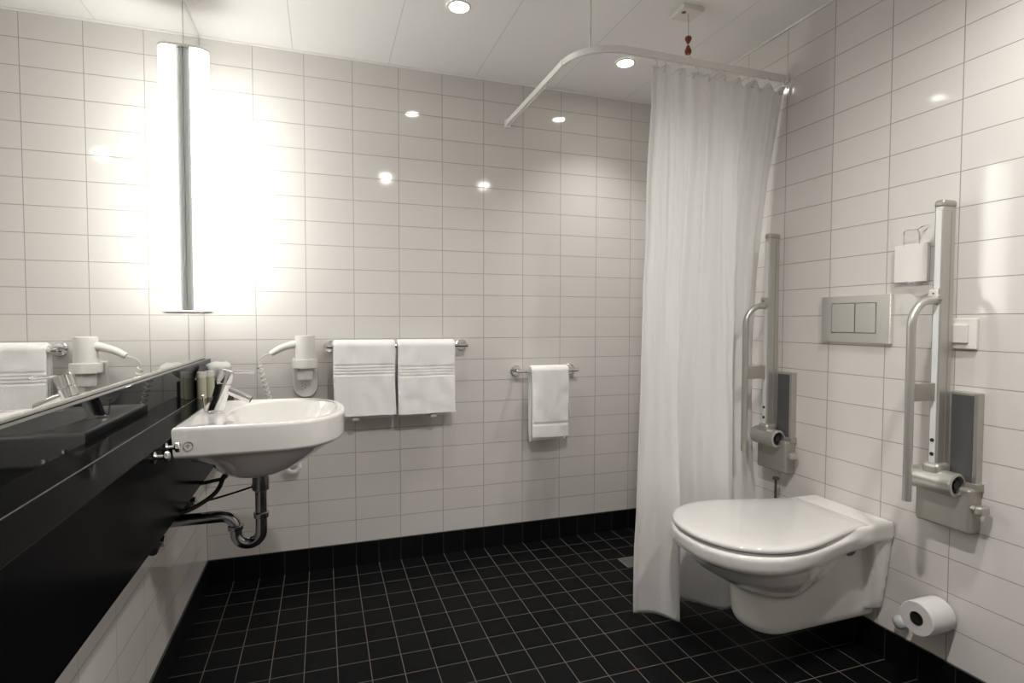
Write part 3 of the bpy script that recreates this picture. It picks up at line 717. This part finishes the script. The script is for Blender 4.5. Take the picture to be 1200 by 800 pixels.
# ------------------------------------------------------------------ fold-up grab rails
def grab_rail(yc, label, knob):
    t = thing('fold_up_grab_rail', label, 'grab rail', (W, yc, 0.51), 'fold-up support rails either side of the toilet')
    xa = 2.152
    # arm: upright profile with pale insert
    bm = new(); box(bm, xa - 0.026, xa + 0.026, yc - 0.014, yc + 0.012, 0.66, 1.438, 0.005, 3)
    arm = obj('upright_arm', bm, M['alu'], t)
    bm = new(); cyl(bm, (xa - 0.026, yc, 1.436), (xa - 0.026, yc, 1.4361), 0.001, 8)
    bm.free()
    bm = new(); box(bm, xa - 0.028, xa + 0.028, yc - 0.0165, yc + 0.0145, 1.428, 1.452, 0.009, 3); obj('arm_cap', bm, M['grey_metal'], arm)
    obj('insert_strip', box(new(), xa - 0.0275, xa - 0.025, yc - 0.009, yc + 0.007, 0.70, 1.420, 0.0005), M['light_panel'], arm)
    obj('side_groove', box(new(), xa + 0.004, xa + 0.008, yc - 0.0147, yc - 0.013, 0.70, 1.420), M['grey_metal'], arm)
    # hanging loop tube
    xl = 2.030; r = 0.0112
    pts = [V(xa - 0.020, yc, 1.166), V(xa - 0.05, yc, 1.166)]
    for k in range(1, 13):
        a = PI / 2 * k / 12; pts.append(V(xl + 0.072 - 0.072 * math.sin(a), yc, 1.094 + 0.072 * math.cos(a)))
    pts += [V(xl, yc, 1.0), V(xl, yc, 0.8), V(xl, yc, 0.598)]
    bm = new(); tube(bm, pts, r, 20); obj('handle_tube', bm, M['alu'], t)
    obj('bridge_plate', box(new(), xl, xa - 0.022, yc - 0.005, yc + 0.005, 0.880, 0.930, 0.001), M['grey_metal'], t)
    # pivot bracket of the tube
    bm = new(); box(bm, xa - 0.040, xa - 0.018, yc - 0.016, yc + 0.014, 1.168, 1.200, 0.003)
    cyl(bm, (xa - 0.036, yc - 0.018, 1.180), (xa - 0.036, yc - 0.014, 1.180), 0.004, 12); piv = obj('pivot_bracket', bm, M['alu'], t)
    bm = new(); cyl(bm, (xa - 0.041, yc - 0.001, 1.186), (xa - 0.039, yc - 0.001, 1.186), 0.0028, 12); obj('screw', bm, M['black'], piv)
    for zz in (0.765, 0.725):
        bm = new(); cyl(bm, (xa - 0.029, yc - 0.001, zz), (xa - 0.0265, yc - 0.001, zz), 0.0055, 12); obj('screw', bm, M['black'], arm)
    # hinge barrel along the wall
    bm = new(); lathe(bm, [(0, 0), (0.030, 0), (0.034, 0.004), (0.034, 0.118), (0.031, 0.120), (0.026, 0.120), (0.026, 0.105), (0, 0.105)], (xa - 0.012, yc + 0.056, 0.648), (0, -1, 0), 36); hb = obj('hinge_barrel', bm, M['alu'], t)
    bm = new(); lathe(bm, [(0, 0), (0.0262, 0), (0.0262, 0.003), (0.012, 0.003), (0.012, 0.012), (0, 0.012)], (xa - 0.012, yc - 0.049, 0.648), (0, -1, 0), 24); obj('barrel_core', bm, M['black'], hb)
    bm = new(); box(bm, xa - 0.036, xa + 0.020, yc - 0.026, yc + 0.024, 0.655, 0.700, 0.012, 3); obj('hinge_collar', bm, M['alu'], t)
    # wall box
    bm = new(); box(bm, W - 0.052, W, yc - 0.088, yc + 0.062, 0.515, 0.640, 0.008, 3); obj('wall_box', bm, M['grey_metal'], t)
    bm = new(); box(bm, W - 0.030, W, yc - 0.092, yc - 0.030, 0.632, 0.655, 0.003); obj('mounting_shoulder', bm, M['grey_metal'], t)
    # back pad with frame
    bm = new(); box(bm, W - 0.026, W, yc - 0.086, yc - 0.012, 0.645, 0.908, 0.004); pf = obj('back_plate', bm, M['alu'], t)
    obj('plate_pad', box(new(), W - 0.0275, W - 0.020, yc - 0.075, yc - 0.018, 0.655, 0.899, 0.0005), M['dark_pad'], pf)
    # release knob
    bm = new(); cyl(bm, (W - 0.040, yc - 0.086, 0.590), (W - 0.040, yc - 0.104, 0.590), 0.008, 14)
    box(bm, W - 0.060, W - 0.022, yc - 0.122, yc - 0.102, 0.578, 0.603, 0.006, 3); obj('release_knob', bm, M['alu'], t)
grab_rail(-0.818, 'folded-up metal grab rail beside the shower curtain, far side of the toilet', 0)
grab_rail(-1.462, 'folded-up metal grab rail on the near side of the toilet, above the paper roll', 1)

# ------------------------------------------------------------------ small wall items on the right
t = thing('bag_dispenser', 'small white paper bag holder with wire loop beside the near grab rail', 'dispenser', (W, -1.34, 1.22))
bm = new(); box(bm, W - 0.016, W - 0.003, -1.392, -1.290, 1.228, 1.345, 0.002); obj('bag_packet', bm, M['white_plastic'], t)
bm = new(); tube(bm, smooth_path([(W - 0.015, -1.318, 1.340), (W - 0.015, -1.318, 1.375), (W - 0.018, -1.326, 1.388), (W - 0.018, -1.360, 1.388), (W - 0.018, -1.378, 1.394), (W - 0.004, -1.384, 1.398)], 30), 0.0018, 8)
tube(bm, smooth_path([(W - 0.018, -1.362, 1.388), (W - 0.015, -1.366, 1.372), (W - 0.015, -1.366, 1.344)], 12), 0.0018, 8)
obj('wire_loop', bm, M['chrome'], t)
bm = new(); tube(bm, smooth_path([(W - 0.03, -1.345, 1.226), (W - 0.05, -1.385, 1.222), (W - 0.02, -1.41, 1.215), (W - 0.003, -1.41, 1.212)], 16), 0.0022, 8); obj('wire_bracket', bm, M['chrome'], t)

t = thing('wall_switch', 'small white wall switch partly hidden behind the near grab rail', 'switch', (W, -1.485, 1.03))
obj('switch_plate', box(new(), W - 0.010, W, -1.528, -1.443, 1.028, 1.115, 0.003), M['white_plastic'], t)
obj('switch_rocker', box(new(), W - 0.018, W - 0.008, -1.508, -1.463, 1.045, 1.098, 0.003), M['white_plastic'], t)

t = thing('toilet_paper_roll', 'white toilet paper roll on a wall peg low beside the toilet', 'toilet paper', (W - 0.05, -1.458, 0.19))
RY, RZ = -1.450, 0.238
bm = new(); lathe(bm, [(0.020, 0.0), (0.047, 0.0), (0.049, 0.002), (0.0495, 0.05), (0.049, 0.093), (0.047, 0.095), (0.020, 0.095), (0.020, 0.0)], (W - 0.103, RY, RZ), (1, 0, 0), 48); obj('paper', bm, M['paper'], t)
bm = new(); lathe(bm, [(0.0185, 0.001), (0.020, 0.001), (0.020, 0.094), (0.0185, 0.094), (0.0185, 0.001)], (W - 0.103, RY, RZ), (1, 0, 0), 40); obj('cardboard_core', bm, M['card'], t)
bm = new(); lathe(bm, [(0, -0.105), (0.016, -0.105), (0.0165, -0.102), (0.0165, -0.099), (0.008, -0.098), (0.008, -0.006), (0.024, -0.005), (0.024, 0), (0, 0)], (W, RY, RZ - 0.0015), (1, 0, 0), 32)
peg_o = obj('roll_peg', bm, M['chrome_dull'], t)
bm = new(); lathe(bm, [(0, -0.038), (0.012, -0.037), (0.020, -0.030), (0.022, -0.020), (0.018, -0.010), (0.020, 0), (0, 0)], (W, -1.345, 0.158), (1, 0, 0), 28)
tag(obj('wall_stopper', bm, M['clear2']), 'small clear rounded stopper low on the wall left of the paper roll', 'stopper')
t = thing('toilet_brush', 'dark thin-handled toilet brush standing behind the toilet against the wall', 'toilet brush', (W - 0.052, -0.86, 0))
bx_, by_ = W - 0.052, -0.86
bm = new(); lathe(bm, [(0, 0), (0.045, 0), (0.046, 0.01), (0.044, 0.13), (0.041, 0.132), (0.041, 0.02), (0, 0.02)], (bx_, by_, 0), (0, 0, 1), 28); obj('brush_pot', bm, M['white_plastic'], t)
bm = new(); cyl(bm, (bx_, by_, 0.05), (bx_, by_, 0.485), 0.0048, 12); cyl(bm, (bx_, by_, 0.483), (bx_, by_, 0.493), 0.0125, 18, 0.002); obj('brush_handle', bm, M['brown_metal'], t)
bm = new(); lathe(bm, [(0, 0.025), (0.03, 0.03), (0.035, 0.05), (0.033, 0.1), (0.01, 0.12), (0, 0.12)], (bx_, by_, 0), (0, 0, 1), 20); obj('brush_head', bm, M['white_plastic'], t)
bm = new(); lathe(bm, [(0, 0), (0.020, 0), (0.020, 0.006), (0.009, 0.008), (0.009, 0.035), (0.015, 0.038), (0.015, 0.046), (0, 0.048)], (2.092, 0, 1.172), (0, -1, 0), 24)
tag(obj('chrome_wall_hook', bm, M['chrome']), 'small chrome hook on the back wall just left of the curtain edge', 'hook')
t = thing('floor_drain', 'small grey square drain grate in the black floor beside the curtain', 'floor drain', (1.80, -0.376, 0))
obj('grate', box(new(), 1.752, 1.848, -0.423, -0.328, 0.0, 0.0015), M['drain'], t)
bm = new()
for k in range(6): box(bm, 1.760, 1.840, -0.415 + k * 0.0142, -0.411 + k * 0.0142, 0.0014, 0.0019)
obj('grate_slot', bm, M['black'], t)

# ------------------------------------------------------------------ camera, world, colour
R = Matrix(((0.9462151843508488, 0.009988912477990889, -0.32338374500181066),
            (-0.3235319127943852, 0.035334429670697706, -0.945557285141124),
            (0.0019814902312119577, 0.9993256224611443, 0.03666570584553143)))
cd = bpy.data.cameras.new('camera'); cam = bpy.data.objects.new('camera', cd); C.objects.link(cam)
cam.matrix_world = Matrix.Translation((0.4643863899786545, -2.57306700262855, 1.1049346803731923)) @ R.to_4x4()
cd.sensor_width = 36; cd.lens = 36 * 649.918 / 1200; cd.clip_start = 0.02
bpy.context.scene.camera = cam
w = bpy.data.worlds.new('world'); bpy.context.scene.world = w; w.use_nodes = True
w.node_tree.nodes['Background'].inputs[0].default_value = (0.5, 0.5, 0.5, 1); w.node_tree.nodes['Background'].inputs[1].default_value = 0.02
sc = bpy.context.scene
vs = sc.view_settings; vs.view_transform = 'Standard'; vs.look = 'None'; vs.exposure = 1.42; vs.gamma = 1; vs.use_curve_mapping = False
sc.cycles.max_bounces = 10; sc.cycles.diffuse_bounces = 6; sc.cycles.glossy_bounces = 6; sc.cycles.transmission_bounces = 6
sc.cycles.caustics_reflective = True; sc.cycles.sample_clamp_indirect = 6.0; sc.cycles.blur_glossy = 0.5
